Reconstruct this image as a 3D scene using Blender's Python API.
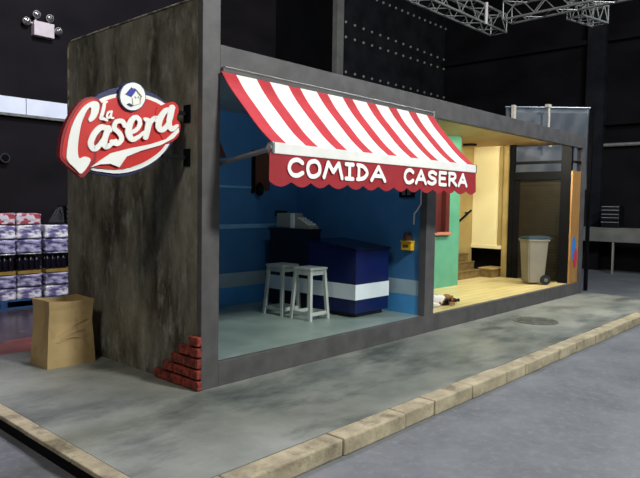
import bpy, bmesh, math, random
from mathutils import Vector, Matrix
random.seed(7)
for o in list(bpy.data.objects): bpy.data.objects.remove(o)
S = bpy.context.scene
COL = S.collection
# ---------------------------------------------------------------- camera
F = 624.8151726710868
CAM = Vector((-3.19371835, -4.24328661, 1.6))
RX = Vector((0.67363934, -0.73888953, 0.01588389))
RY = Vector((-0.03072741, -0.04947441, -0.99830261))
RZ = Vector((0.7384212, 0.67200785, -0.05603207))
cd = bpy.data.cameras.new('camera'); cam = bpy.data.objects.new('camera', cd); COL.objects.link(cam)
m = Matrix.Identity(4)
for i in range(3):
    m[i][0] = RX[i]; m[i][1] = -RY[i]; m[i][2] = -RZ[i]; m[i][3] = CAM[i]
cam.matrix_world = m
cd.sensor_width = 36; cd.lens = F*36/640; cd.clip_end = 100
S.camera = cam
# ---------------------------------------------------------------- world, lights, exposure
w = bpy.data.worlds.new('world'); S.world = w; w.use_nodes = True
w.node_tree.nodes['Background'].inputs[0].default_value = (0.62, 0.75, 0.9, 1)
w.node_tree.nodes['Background'].inputs[1].default_value = 0.055
def light(name, kind, loc, target, energy, color, size=0.5, sizey=None, angle=None, blend=0.5):
    l = bpy.data.lights.new(name, kind); o = bpy.data.objects.new(name, l); COL.objects.link(o)
    o.location = loc
    o.rotation_euler = (Vector(target)-Vector(loc)).to_track_quat('-Z', 'Y').to_euler()
    l.energy = energy; l.color = color
    if kind == 'AREA':
        l.size = size
        if sizey: l.shape = 'RECTANGLE'; l.size_y = sizey
    else: l.shadow_soft_size = size
    if angle: l.spot_size = math.radians(angle); l.spot_blend = blend
    return o
light('studio_flood', 'AREA', (1.6, -7.0, 6.2), (2.4, 0.0, 0.6), 720, (0.96, 1.0, 0.96), 0.9)
light('studio_flood_left', 'AREA', (-6.5, -3.5, 7.5), (0, 1.0, 0.5), 260, (1.0, 0.95, 0.86), 1.5)
light('studio_flood_rear', 'AREA', (1.0, 1.5, 7.6), (1.2, 6.5, 0.5), 520, (0.86, 0.84, 1.0), 1.0)
light('studio_flood_right', 'AREA', (8.5, -4.0, 7.5), (9.5, -0.5, 0), 420, (0.85, 0.93, 1.0), 1.5)
S.view_settings.view_transform = 'Standard'; S.view_settings.look = 'None'
S.view_settings.gamma = 1; S.view_settings.use_curve_mapping = False
S.view_settings.exposure = 0.0
# ---------------------------------------------------------------- helpers
def ray(px, py): return RX*(px-320) + RY*(py-239) + RZ*F
def atY(px, py, Y):
    r = ray(px, py); return CAM + r*((Y-CAM.y)/r.y)
def at_depth(px, py, d): return CAM + ray(px, py)*(d/F)

def rgb(h, k=1.0):
    c = [int(h[i:i+2], 16)/255 for i in (0, 2, 4)]
    return tuple(((x/12.92) if x <= .04045 else ((x+.055)/1.055)**2.4)*k for x in c)+(1,)

def mat(name, c1, c2=None, scale=5.0, rough=0.6, metal=0.0, stretch=(1, 1, 1), detail=6, bump=0.0,
        lo=0.35, hi=0.65, bscale=None, c3=None, s3=2.0, st3=(1, 1, 1), lo3=.5, hi3=.7, spec=0.5, rough2=None, emit=None, coat=0, nr_=.5):
    M = bpy.data.materials.new(name); M.use_nodes = True
    nt = M.node_tree; N = nt.nodes; L = nt.links
    b = N['Principled BSDF']
    b.inputs['Roughness'].default_value = rough; b.inputs['Metallic'].default_value = metal
    b.inputs['Specular IOR Level'].default_value = spec
    b.inputs['Coat Weight'].default_value = coat
    tc = N.new('ShaderNodeTexCoord')
    geo = N.new('ShaderNodeNewGeometry')
    def noise(sc, st, det):
        mp = N.new('ShaderNodeMapping'); mp.inputs['Scale'].default_value = st
        L.new(geo.outputs['Position'] if name.startswith('w_') else tc.outputs['Object'], mp.inputs['Vector'])
        n = N.new('ShaderNodeTexNoise'); n.inputs['Scale'].default_value = sc; n.inputs['Detail'].default_value = det; n.inputs['Roughness'].default_value = nr_
        L.new(mp.outputs[0], n.inputs['Vector']); return n
    if c2 is None: c2 = tuple(x*0.85 for x in c1[:3])+(1,)
    n = noise(scale, stretch, detail)
    r = N.new('ShaderNodeValToRGB'); r.color_ramp.elements[0].position = lo; r.color_ramp.elements[1].position = hi
    r.color_ramp.elements[0].color = c1; r.color_ramp.elements[1].color = c2
    L.new(n.outputs['Fac'], r.inputs[0]); out = r.outputs[0]
    if c3:
        n3 = noise(s3, st3, 8); mr = N.new('ShaderNodeMapRange'); mr.inputs[1].default_value = lo3; mr.inputs[2].default_value = hi3
        L.new(n3.outputs['Fac'], mr.inputs[0])
        mx = N.new('ShaderNodeMix'); mx.data_type = 'RGBA'; L.new(mr.outputs[0], mx.inputs[0]); L.new(out, mx.inputs[6]); mx.inputs[7].default_value = c3
        out = mx.outputs[2]
    L.new(out, b.inputs['Base Color'])
    if rough2 is not None:
        mr = N.new('ShaderNodeMapRange'); mr.inputs[3].default_value = rough; mr.inputs[4].default_value = rough2
        mr.inputs[1].default_value = lo; mr.inputs[2].default_value = hi
        nr = noise(scale*.6, stretch, 4); L.new(nr.outputs['Fac'], mr.inputs[0]); L.new(mr.outputs[0], b.inputs['Roughness'])
    if bump:
        bn = N.new('ShaderNodeBump'); bn.inputs['Strength'].default_value = bump; bn.inputs['Distance'].default_value = 0.02
        nb = noise(bscale or scale*3, (1, 1, 1) if bscale else stretch, 8)
        L.new(nb.outputs['Fac'], bn.inputs['Height']); L.new(bn.outputs[0], b.inputs['Normal'])
    return M

def new(): return bmesh.new()
def box(bm, x0, x1, y0, y1, z0, z1, bev=0.0, rot=None, mi=0):
    mt = Matrix.Translation(((x0+x1)/2, (y0+y1)/2, (z0+z1)/2)) @ (rot.to_4x4() if rot else Matrix.Identity(4)) @ Matrix.Diagonal((abs(x1-x0), abs(y1-y0), abs(z1-z0), 1))
    r = bmesh.ops.create_cube(bm, size=1, matrix=mt)
    fs = set(f for v in r['verts'] for f in v.link_faces)
    for f in fs: f.material_index = mi
    if bev:
        es = list(set(e for v in r['verts'] for e in v.link_edges))
        bmesh.ops.bevel(bm, geom=es, offset=bev, segments=2, affect='EDGES', profile=.5)
    return bm
def tube(bm, a, b, r, r2=None, n=12):
    a = Vector(a); b = Vector(b); d = b-a; L = d.length
    if L < 1e-6: return bm
    q = d.to_track_quat('Z', 'Y').to_matrix().to_4x4()
    bmesh.ops.create_cone(bm, cap_ends=True, segments=n, radius1=r, radius2=r if r2 is None else r2, depth=L,
                          matrix=Matrix.Translation((a+b)/2) @ q)
    return bm
def path(bm, pts, r, n=8):
    for a, b in zip(pts, pts[1:]): tube(bm, a, b, r, n=n)
    for p in pts[1:-1]: bmesh.ops.create_uvsphere(bm, u_segments=n, v_segments=6, radius=r, matrix=Matrix.Translation(p))
    return bm
def lathe(bm, prof, c=(0, 0, 0), n=24, mtx=None):
    rings = []
    for r, z in prof:
        rings.append([bm.verts.new(Vector((r*math.cos(2*math.pi*i/n), r*math.sin(2*math.pi*i/n), z))) for i in range(n)])
    for a, b in zip(rings, rings[1:]):
        for i in range(n): bm.faces.new((a[i], a[(i+1) % n], b[(i+1) % n], b[i]))
    bm.faces.new(list(reversed(rings[0]))); bm.faces.new(rings[-1])
    M = Matrix.Translation(c) @ (mtx.to_4x4() if mtx else Matrix.Identity(4))
    bmesh.ops.transform(bm, matrix=M, verts=[v for r in rings for v in r])
    return bm
def hexa(bm, bot, top):
    b = [bm.verts.new(p) for p in bot]; t = [bm.verts.new(p) for p in top]; n = len(b)
    bm.faces.new(list(reversed(b))); bm.faces.new(t)
    for i in range(n): bm.faces.new((b[i], b[(i+1) % n], t[(i+1) % n], t[i]))
    return bm
def root_of(p):
    while p.parent: p = p.parent
    return p
def obj(name, bm, mats, parent=None, local=False, smooth=False):
    """link bm as one mesh object; coordinates are world unless local"""
    if parent is not None and not local:
        loc = root_of(parent).location
        bmesh.ops.translate(bm, vec=-loc, verts=bm.verts)
    bmesh.ops.recalc_face_normals(bm, faces=bm.faces)
    me = bpy.data.meshes.new(name); bm.to_mesh(me); bm.free()
    for mm in (mats if isinstance(mats, (list, tuple)) else [mats]): me.materials.append(mm)
    if smooth:
        for p in me.polygons: p.use_smooth = True
    o = bpy.data.objects.new(name, me); COL.objects.link(o)
    if parent is not None: o.parent = parent
    return o
def solo(name, bm, mats, label, cat, group=None, loc=None, smooth=False):
    """a thing that is one mesh, its origin at its base"""
    if loc is None:
        vs = [v.co for v in bm.verts]
        loc = ((min(v.x for v in vs)+max(v.x for v in vs))/2, (min(v.y for v in vs)+max(v.y for v in vs))/2, min(v.z for v in vs))
    bmesh.ops.translate(bm, vec=-Vector(loc), verts=bm.verts)
    o = obj(name, bm, mats, smooth=smooth); o.location = loc
    o['label'] = label; o['category'] = cat
    if group: o['group'] = group
    return o
def thing(name, label, cat, loc=(0, 0, 0), rz=0, group=None):
    o = bpy.data.objects.new(name, None); COL.objects.link(o); o.empty_display_size = .1
    o.location = loc; o.rotation_euler = (0, 0, rz); o['label'] = label; o['category'] = cat
    if group: o['group'] = group
    return o
def struct(name, bm, mats):
    o = obj(name, bm, mats); o['kind'] = 'structure'; return o
def dup(rt, loc, rz=0, label=None, group=None):
    r = rt.copy(); COL.objects.link(r); r.location = loc; r.rotation_euler = (0, 0, rz)
    if label: r['label'] = label
    if group: r['group'] = group
    for ch in list(rt.children):
        c = ch.copy(); COL.objects.link(c); c.parent = r
        for g in ch.children:
            d = g.copy(); COL.objects.link(d); d.parent = c
    return r
def catmull(pts, k=6, closed=False):
    P = [Vector(p) for p in pts]; n = len(P); out = []
    rng = range(n) if closed else range(n-1)
    for i in rng:
        p0 = P[(i-1) % n] if (closed or i > 0) else P[0]; p1 = P[i]; p2 = P[(i+1) % n]
        p3 = P[(i+2) % n] if (closed or i+2 < n) else P[-1]
        for j in range(k):
            t = j/k
            out.append(.5*((2*p1)+(-p0+p2)*t+(2*p0-5*p1+4*p2-p3)*t*t+(-p0+3*p1-3*p2+p3)*t**3))
    if not closed: out.append(P[-1])
    return out
def plate(bm, pts2, f, t, smooth=0):
    """closed outline pts2 mapped by f(u, v)->3D, extruded by vector t"""
    pts = catmull([Vector((p[0], p[1])) for p in pts2], smooth, True) if smooth else pts2
    vs = [bm.verts.new(f(p[0], p[1])) for p in pts]
    fc = bm.faces.new(vs)
    r = bmesh.ops.extrude_face_region(bm, geom=[fc])
    nv = [e for e in r['geom'] if isinstance(e, bmesh.types.BMVert)]
    bmesh.ops.translate(bm, vec=t, verts=nv)
    fs = [fc]+[e for e in r['geom'] if isinstance(e, bmesh.types.BMFace)]
    bmesh.ops.triangulate(bm, faces=fs, ngon_method='EAR_CLIP')
    return bm
_k = [0]
def stroke(bm, pts, wd, f, t, smooth=5):
    """round ended pen stroke through pts (2D), width wd (or list), mapped by f, thickness t (3D vector)"""
    cl = smooth and pts[0] == pts[-1]
    P = catmull([Vector(p) for p in (pts[:-1] if cl else pts)], smooth, cl) if smooth else [Vector(p) for p in pts]
    if cl: P = P+[P[0]]
    n = len(P)
    if not isinstance(wd, (list, tuple)): wd = [wd]*len(pts)
    W = [wd[min(int(i/(n-1)*(len(wd)-1)), len(wd)-2)]*(1-(i/(n-1)*(len(wd)-1) % 1 if i < n-1 else 1)) + wd[min(int(i/(n-1)*(len(wd)-1))+1, len(wd)-1)]*((i/(n-1)*(len(wd)-1)) % 1 if i < n-1 else 1) for i in range(n)]
    Lf, Rt = [], []
    for i in range(n):
        d = (P[1]-P[-2]) if (cl and i in (0, n-1)) else (P[min(i+1, n-1)]-P[max(i-1, 0)]); d = d.normalized() if d.length > 1e-9 else Vector((1, 0))
        nn = Vector((-d.y, d.x))*W[i]/2
        Lf.append(P[i]+nn); Rt.append(P[i]-nn)
    _k[0] += 1
    off = t.normalized()*(0.0004*(_k[0] % 7))
    def quadset(idx):
        for i in idx:
            a = [bm.verts.new(f(*q)-off) for q in (Lf[i], Lf[i+1], Rt[i+1], Rt[i])]
            b = [bm.verts.new(f(*q)+t) for q in (Lf[i], Lf[i+1], Rt[i+1], Rt[i])]
            bm.faces.new(a); bm.faces.new(list(reversed(b)))
            for j in (0, 2): bm.faces.new((a[j], b[j], b[(j+1) % 4], a[(j+1) % 4]))
    quadset(range(n-1))
    for idx in ([] if cl else [0, n-1] if smooth else range(n)):
        c = P[idx]; r = W[idx]/2
        ring = [c+Vector((math.cos(a*math.pi/6), math.sin(a*math.pi/6)))*r for a in range(12)]
        hexa(bm, [f(*q)-off-t.normalized()*(.0001+.0001*(idx > 0)) for q in ring], [f(*q)+t for q in ring])
    return bm

# ---------------------------------------------------------------- materials
M = {}
M['side'] = mat('w_weathered_plaster', rgb('827f70'), rgb('362f24'), 1.7, .55, stretch=(1, 1.4, .6), bump=.8, bscale=7, c3=rgb('95988c'), s3=5.5, st3=(1, 1.3, .55), lo3=.52, hi3=.74, detail=12, lo=.36, hi=.64, nr_=.68)
M['frame'] = mat('w_grey_painted_frame', rgb('565354'), rgb('474546'), 5, .6, bump=.08, bscale=40)
M['edge'] = mat('worn_plaster_edge', rgb('b0aa98'), rgb('5a5648'), 9, .8, lo=.45, hi=.6)
M['blue'] = mat('w_blue_wall', rgb('4079ab'), rgb('3a709f'), 3, .5)
M['bluestripe'] = mat('w_pale_blue_stripe', rgb('9fb6bf'), rgb('93abb6'), 4, .5)
M['blueline'] = mat('w_blue_line', rgb('7fb4d4'), rgb('74a8c8'), 4, .5)
M['bluelow'] = mat('w_blue_dado', rgb('4c9bd8'), rgb('4490cc'), 3, .45)
M['bceil'] = mat('w_blue_grey_ceiling', rgb('8a98a4'), rgb('808e9a'), 3, .7)
M['bfloor'] = mat('w_grey_green_floor', rgb('8d9c94'), rgb('7c8b84'), 3, .28, rough2=.4)
M['green'] = mat('w_green_wall', rgb('5a9c80'), rgb('529478'), 4, .55)
M['tanceil'] = mat('w_tan_ceiling', rgb('c8a878'), rgb('bf9f6e'), 3, .7)
M['cream'] = mat('w_cream_wall', rgb('eee2b4'), rgb('e8dba8'), 2, .65)
M['tan'] = mat('w_tan_wall', rgb('a8915a'), rgb('98824e'), 3, .7)
M['brown'] = mat('w_brown_stair', rgb('7a6338'), rgb('5d4a28'), 9, .6, bump=.2)
M['black'] = mat('w_black_paint', rgb('0d0d0f'), rgb('09090b'), 4, .7, spec=.12)
M['studio'] = mat('w_studio_black', rgb('1b181b'), rgb('121113'), 1.4, .8, spec=.08, stretch=(.6, .6, 1), bump=.1)
M['studio2'] = mat('w_studio_grey', rgb('26262a'), rgb('1a1a1e'), 2, .8, spec=.08)
M['studio3'] = mat('w_studio_deep_black', rgb('0b0b0c'), rgb('080809'), 2, .9, spec=.05)
M['conc'] = mat('w_pavement', rgb('92938b'), rgb('6f736e'), 1.1, .40, detail=10, bump=.12, bscale=30, c3=rgb('474d4b'), s3=.9, st3=(.7, 1.5, 1), lo3=.48, hi3=.66, rough2=.62, nr_=.66)
M['asphalt'] = mat('w_street', rgb('74767a'), rgb('5e6065'), 1.5, .5, detail=10, bump=.15, bscale=40, c3=rgb('7d7f83'), s3=16, lo3=.50, hi3=.75, rough2=.7, nr_=.7)
M['bfl'] = mat('w_backstage_floor', rgb('4e4040'), rgb('3a3033'), 2.2, .25, detail=8, c3=rgb('8a8088'), s3=9, st3=(1, 2, 1), lo3=.62, hi3=.75)
M['orange'] = mat('w_orange_paint', rgb('8a4230'), rgb('6a3428'), 4, .35)
M['curb'] = mat('w_curb_stone', rgb('b5a88c'), rgb('8c8069'), 4, .8, bump=.5, bscale=22, c3=rgb('4c4434'), s3=3.5, lo3=.52, hi3=.72, nr_=.68)
M['brick'] = mat('red_brick', rgb('a03c2c'), rgb('4e1e18'), 16, .75, bump=.6, bscale=50, lo=.4, hi=.6, nr_=.65)
M['mortar'] = mat('dark_mortar', rgb('2c1d18'), rgb('241814'), 14, .9, bump=.3)
M['bag'] = mat('brown_paper', rgb('b59a6c'), rgb('a68c5f'), 4, .7, bump=.12, bscale=9, c3=rgb('86653c'), s3=5, st3=(1.5, 1.5, .5), lo3=.6, hi3=.78)
M['red'] = mat('awning_red', rgb('b82c34'), rgb('ae272f'), 8, .75)
M['white'] = mat('awning_white', rgb('e6e4e0'), rgb('dddbd7'), 8, .75)
M['valance'] = mat('valance_red', rgb('9a1b25'), rgb('8e1720'), 8, .75)
M['lett'] = mat('letter_white', rgb('f6f6f4'), rgb('efefec'), 8, .6)
M['metal'] = mat('grey_metal', rgb('8f9396'), rgb('7d8184'), 8, .35, .7)
M['silver'] = mat('silver_aluminium', rgb('a6a6a0'), rgb('92928e'), 8, .45, .5)
M['sred'] = mat('sign_red', rgb('cc2420'), rgb('c4201c'), 6, .45)
M['sdred'] = mat('sign_dark_red', rgb('8f1a20'), rgb('85161c'), 6, .5)
M['snavy'] = mat('sign_navy', rgb('1c2258'), rgb('181d4e'), 6, .45)
M['swhite'] = mat('sign_white', rgb('f4f3ee'), rgb('eeede8'), 6, .45)
M['sblue'] = mat('sign_roof_blue', rgb('23309a'), rgb('202c90'), 6, .45)
M['sgrey'] = mat('sign_line_grey', rgb('b0a79a'), rgb('a89f92'), 6, .5)
M['navy'] = mat('counter_navy', rgb('0f1b52'), rgb('0d1849'), 4, .3)
M['cwhite'] = mat('counter_white', rgb('e6eef2'), rgb('dee6ea'), 4, .3)
M['ctop'] = mat('counter_top', rgb('10163e'), rgb('0e1336'), 4, .25)
M['dark'] = mat('dark_cabinet', rgb('0f1120'), rgb('0b0d19'), 4, .35)
M['stool'] = mat('stool_grey_paint', rgb('b6bdb8'), rgb('a5aca7'), 9, .55, stretch=(3, 3, .6))
M['reg'] = mat('register_beige', rgb('98968a'), rgb('8c8a7e'), 6, .5)
M['regl'] = mat('register_pale', rgb('e8e8e0'), rgb('deded6'), 6, .4)
M['screen'] = mat('dark_screen', rgb('0b0c10'), rgb('0a0b0e'), 6, .15)
M['yellow'] = mat('yellow_plastic', rgb('e0b21e'), rgb('d4a618'), 6, .4)
M['wood'] = mat('brown_wood', rgb('6a4024'), rgb('54301a'), 6, .5, stretch=(4, 4, .5))
M['panelwood'] = mat('orange_plywood', rgb('a87c48'), rgb('966c3c'), 4, .5, stretch=(4, 4, .6))
M['maroon'] = mat('maroon_paint', rgb('5a2420'), rgb('4c1d1a'), 6, .5)
M['salmon'] = mat('salmon_sill', rgb('b87a62'), rgb('ac6e58'), 6, .6)
M['sheet'] = mat('grey_scrim', rgb('4c525b'), rgb('383d45'), 2.2, .5, stretch=(1, 1, .35), bump=.4, bscale=4, c3=rgb('7f8995'), s3=1.8, st3=(1.5, 1.5, .3), lo3=.6, hi3=.75)
M['rope'] = mat('white_rope', rgb('d8cfc0'), rgb('c4baa8'), 20, .8)
M['binb'] = mat('beige_plastic', rgb('827c70'), rgb('7a7468'), 4, .5)
M['binl'] = mat('teal_lid_plastic', rgb('172b30'), rgb('14262b'), 4, .65, spec=.2)
M['rubber'] = mat('black_rubber', rgb('15161a'), rgb('101114'), 8, .6)
M['pblue'] = mat('poster_blue', rgb('2f7fd0'), rgb('2a74c0'), 6, .5)
M['pred'] = mat('poster_red', rgb('c23c50'), rgb('b43548'), 6, .5)
M['shutter'] = mat('brown_shutter', rgb('2a2218'), rgb('201a12'), 6, .35)
M['rail'] = mat('w_grey_rail', rgb('7d7c76'), rgb('6c6b66'), 3, .6)
M['crate'] = mat('black_crate', rgb('121214'), rgb('0e0e10'), 8, .4)
M['cratew'] = mat('pale_crate_rim', rgb('a8a8ac'), rgb('98989c'), 8, .4)
M['palblue'] = mat('blue_pallet_wood', rgb('2f5f8e'), rgb('274f7a'), 8, .7)
M['bottle'] = mat('dark_bottle', rgb('14121c'), rgb('1c1826'), 8, .12)
M['carton'] = mat('yellow_carton', rgb('a58a3c'), rgb('94792f'), 8, .6)
M['redbox'] = mat('red_white_carton', rgb('b8505a'), rgb('e4dce0'), 7, .3, lo=.48, hi=.52, stretch=(1, 1, 2))
M['film'] = mat('shrink_wrap_film', rgb('7a74a0'), rgb('ffffff'), 4, .12, stretch=(1, 1, 2.6), bump=.9, bscale=14, lo=.44, hi=.56, detail=10, nr_=.6)
M['film2'] = mat('shrink_wrap_violet', rgb('4c4670'), rgb('d9d6f0'), 6, .15, stretch=(1, 1, 3), bump=.9, bscale=16, lo=.4, hi=.66, detail=10)
M['bulb'] = mat('lamp_glass', rgb('a9a9a6'), rgb('898988'), 30, .12, .8)
M['lbox'] = mat('pale_light_housing', rgb('c2b8b8'), rgb('b6acac'), 6, .5)
M['band'] = mat('white_band_board', rgb('d4dbe4'), rgb('c2cad6'), 2, .5)
M['iron'] = mat('cast_iron', rgb('6e6f69'), rgb('50524d'), 12, .5, .1, bump=.3)
M['dogw'] = mat('dog_white_fur', rgb('d8d4cc'), rgb('cfc9bf'), 30, .9)
M['dogt'] = mat('dog_tan_fur', rgb('9a6a3c'), rgb('7f5430'), 30, .9)
M['dogb'] = mat('dog_black_fur', rgb('1d1917'), rgb('151210'), 30, .9)

def plank_mat():
    m = mat('w_yellow_plank_floor', rgb('e2cf94'), rgb('d2bd80'), 3, .32, stretch=(.5, 5, 1), bump=.05)
    nt = m.node_tree; N = nt.nodes; L = nt.links
    geo = N.new('ShaderNodeNewGeometry'); br = N.new('ShaderNodeTexBrick')
    br.inputs['Scale'].default_value = 1; br.inputs['Mortar Size'].default_value = .006
    br.inputs['Brick Width'].default_value = 1.2; br.inputs['Row Height'].default_value = .16
    br.inputs['Color1'].default_value = (1, 1, 1, 1); br.inputs['Color2'].default_value = (.84, .82, .76, 1); br.inputs['Mortar'].default_value = (.55, .5, .4, 1)
    L.new(geo.outputs['Position'], br.inputs['Vector'])
    b = N['Principled BSDF']; src = b.inputs['Base Color'].links[0].from_socket
    mx = N.new('ShaderNodeMix'); mx.data_type = 'RGBA'; mx.blend_type = 'MULTIPLY'; mx.inputs[0].default_value = 1
    L.new(src, mx.inputs[6]); L.new(br.outputs[0], mx.inputs[7]); L.new(mx.outputs[2], b.inputs['Base Color'])
    return m
M['plank'] = plank_mat()

# ================================================================ SETTING
G = -0.12
struct('floor', box(new(), -9, 20, -12, 12, G-.1, G), M['asphalt'])
struct('trim_backstage_floor', box(new(), -9, 8.9, 2.42, 7.0, G, G+.006), M['bfl'])
bm = new(); vs = [(-1.6, 2.6), (-.9, 2.5), (.1, 2.5), (.35, 3.6), (-.2, 3.55)]
hexa(bm, [(x, y, G+.006) for x, y in vs], [(x, y, G+.010) for x, y in vs])
struct('trim_floor_paint', bm, M['orange'])
struct('trim_pavement', box(new(), -1.30, 8.98, -1.40, 2.42, G, 0), M['conc'])
# studio shell
bm = new(); box(bm, -9, 7.45, 7.0, 7.2, G, 9); struct('wall_back', bm, M['studio2'] if False else M['studio'])
struct('wall_back_opening', box(new(), 7.45, 9.62, 7.08, 7.2, G, 9), M['studio3'])
struct('wall_back_right', box(new(), 9.88, 15.2, 7.0, 7.2, G, 9), M['studio2'])
struct('trim_post', box(new(), 9.62, 9.88, 6.9, 7.2, G, 9, .01), M['rail'])
struct('wall_right', box(new(), 15.2, 15.4, -12, 7.2, G, 9), M['studio'])
struct('ceiling', box(new(), -9, 15.4, -1.0, 7.2, 9, 9.2), M['studio3'])
# white band board on the back wall
t = thing('wall_band', 'long white board strip fixed along the black back wall at left', 'wall strip', (-1, 6.98, 3.07))
for a, b in ((-3.2, -.55), (-.54, 1.46), (1.47, 4.2)):
    obj('board', box(new(), a, b, 6.96, 7.0, 3.07, 3.35, .004), M['band'], t)
obj('ledge', box(new(), -3.2, 4.2, 6.9, 7.0, 3.02, 3.06), M['iron'], t)
# bolt rows on the back right wall
bolt_group = 'bolt heads in rows on the dark back wall'
bmp = new()
for i, (px0, py0, px1, py1, n, zc) in enumerate(((377, 0, 446, 29, 13, 0), (346, 22, 450, 62, 15, 0), (346, 37, 450, 71, 15, 0), (346, 72, 450, 99, 15, 0))):
    pa = atY(px0, py0, 6.98); z = pa.z; pb = atY(px1, py1, 6.98)
    for k in range(n):
        x = pa.x+(pb.x-pa.x)*k/(n-1); zz = pa.z+(pb.z-pa.z)*k/(n-1)
        bmb = bmp
        bmesh.ops.create_uvsphere(bmb, u_segments=8, v_segments=6, radius=.04, matrix=Matrix.Translation((x, 6.99, zz)))
struct('trim_bolt_rows', bmp, M['reg'])
# right wall trims
struct('trim_pipe', tube(new(), (15.1, -2.5, 3.36), (15.1, 2.62, 3.36), .05), M['silver'])
struct('trim_column', box(new(), 14.95, 15.2, 1.75, 2.25, G, 9), M['studio2'])
struct('trim_column_small', box(new(), 15.05, 15.2, .4, .55, 1.0, 9), M['studio2'])
for z in (3.9, 6.2): struct('trim_beam', box(new(), 15.0, 15.2, -8, 7, z, z+.12), M['studio'])

# ================================================================ BOOTH
FR = M['frame']
# side wall with rounded top rear corner
bm = new(); D = 2.38; H = 3.29; r = .10
prof = [(0, 0), (D, 0), (D, H-r)] + [(D-r+r*math.cos(a*math.pi/12), H-r+r*math.sin(a*math.pi/12)) for a in range(1, 7)] + [(0, H)]
vs = [bm.verts.new((0.0, y, z)) for y, z in prof]; f = bm.faces.new(vs)
g = bmesh.ops.extrude_face_region(bm, geom=[f]); bmesh.ops.translate(bm, vec=(.12, 0, 0), verts=[v for v in g['geom'] if isinstance(v, bmesh.types.BMVert)])
bmesh.ops.triangulate(bm, faces=bm.faces[:])
bmesh.ops.translate(bm, vec=(0, .062, 0), verts=bm.verts)
for v in bm.verts:
    if v.co.y > 2.3: v.co.y -= .05
struct('wall_left', bm, M['side'])
e = new()
path(e, [(-.004, y-.0, z) for y, z in ((.07, 3.29), (1.2, 3.29), (2.27, 3.29), (2.32, 3.26), (2.348, 3.19), (2.35, 2.6))], .009, 6)
struct('trim_wall_edge', e, M['edge'])
# front frame : posts, fascia, base
struct('trim_corner_post', box(new(), 0.0, .185, .0, .06, 0.0, 3.32, .004), FR)
struct('trim_fascia', box(new(), .185, 8.82, .0, .09, 2.70, 2.93, .004), FR)
struct('trim_base', box(new(), .185, 8.82, .0, .06, 0.0, .215, .004), FR)
struct('trim_divider_post', box(new(), 3.43, 3.64, .0, .10, .215, 2.70, .004), FR)
struct('trim_end_post', box(new(), 8.64, 8.82, .0, .10, .215, 2.70, .004), FR)
struct('trim_roof', box(new(), .12, 8.82, .09, 2.38, 2.86, 2.92), M['black'])
# blue room
struct('trim_blue_room_floor', box(new(), .12, 3.45, .06, 2.30, 0, .215), M['bfloor'])
struct('trim_blue_room_ceiling', box(new(), .12, 3.5, .09, 2.30, 2.80, 2.86), M['bceil'])
struct('wall_blue_back', box(new(), .12, 3.5, 2.28, 2.38, .215, 2.86), M['blue'])
struct('wall_blue_left', box(new(), .12, .14, .06, 2.28, .215, 2.8), M['blue'])
struct('wall_partition', box(new(), 3.45, 3.60, .10, 2.28, .215, 2.86), M['blue'])
bm = new(); box(bm, .14, 3.45, 2.274, 2.28, .46, .65); box(bm, 3.442, 3.45, .10, 2.274, .46, .65)
struct('trim_pale_stripe', bm, M['bluestripe'])
bm = new(); box(bm, .14, 3.44, 2.276, 2.28, .216, .46); box(bm, 3.444, 3.45, .10, 2.274, .216, .46)
struct('trim_dado', bm, M['bluelow'])
bm = new(); box(bm, .14, 3.44, 2.268, 2.28, 1.25, 1.31); box(bm, .14, 2.6, 2.27, 2.28, 1.80, 1.825)
struct('trim_wall_line', bm, M['blueline'])
# yellow room
struct('trim_plank_floor', box(new(), 3.45, 8.78, .06, 2.30, 0, .217), M['plank'])
struct('trim_tan_ceiling', box(new(), 3.6, 8.78, .30, 2.30, 2.80, 2.86), M['tanceil'])
bm = new(); box(bm, 3.60, 5.75, 1.31, 1.40, .215, 2.80); box(bm, 6.12, 6.52, 1.31, 1.40, .215, 2.80); box(bm, 5.75, 6.12, 1.31, 1.40, .215, 1.16)
box(bm, 5.75, 6.12, 1.31, 1.40, 2.2, 2.8)
bmesh.ops.remove_doubles(bm, verts=bm.verts, dist=.0001)
struct('wall_green', bm, M['green'])
bm = new(); box(bm, 5.70, 5.75, 1.285, 1.42, 1.15, 2.25); box(bm, 6.02, 6.14, 1.285, 1.42, 1.15, 2.25); box(bm, 5.75, 6.02, 1.285, 1.42, 2.2, 2.25)
struct('window_1_frame', bm, M['maroon'])
struct('window_1', box(new(), 5.75, 6.03, 1.37, 1.385, 1.16, 2.2), M['maroon'])
struct('trim_window_sill', box(new(), 5.62, 6.16, 1.25, 1.40, 1.11, 1.16, .006), M['salmon'])
struct('wall_recess_side', box(new(), 6.45, 6.52, 1.40, 2.28, .215, 2.80), M['green'])
struct('wall_recess_back', box(new(), 6.52, 8.40, 2.085, 2.2, .215, 2.80), M['tan'])
struct('wall_cream', box(new(), 8.38, 8.46, 1.40, 2.08, .80, 2.80), M['cream'])
struct('trim_cream_ledge', box(new(), 8.34, 8.46, 1.38, 2.08, .76, .83, .005), M['cream'])
struct('trim_beige_pilaster', box(new(), 8.33, 8.46, 1.27, 1.40, .215, 2.80, .004), M['tan'])
struct('trim_pilaster_strip', box(new(), 8.36, 8.40, 1.40, 1.50, .83, 2.78, .003), M['tan'])
struct('wall_end', box(new(), 8.74, 8.80, .10, 2.28, .215, 2.2), M['black'])
t = thing('staircase', 'low brown tiled steps rising at the back of the yellow room', 'stairs', (7.4, 1.7, .217))
for i, (y0, z1) in enumerate(((1.66, .37), (1.80, .52), (1.94, .67))):
    obj('step', box(new(), 6.53, 8.0, y0, 2.08, .217, z1-.02, .003), M['brown'], t)
    obj('tread', box(new(), 6.53, 8.0, y0-.015, 2.08 if i == 2 else y0+.14, z1-.02, z1, .003), M['brown'], t)
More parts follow.
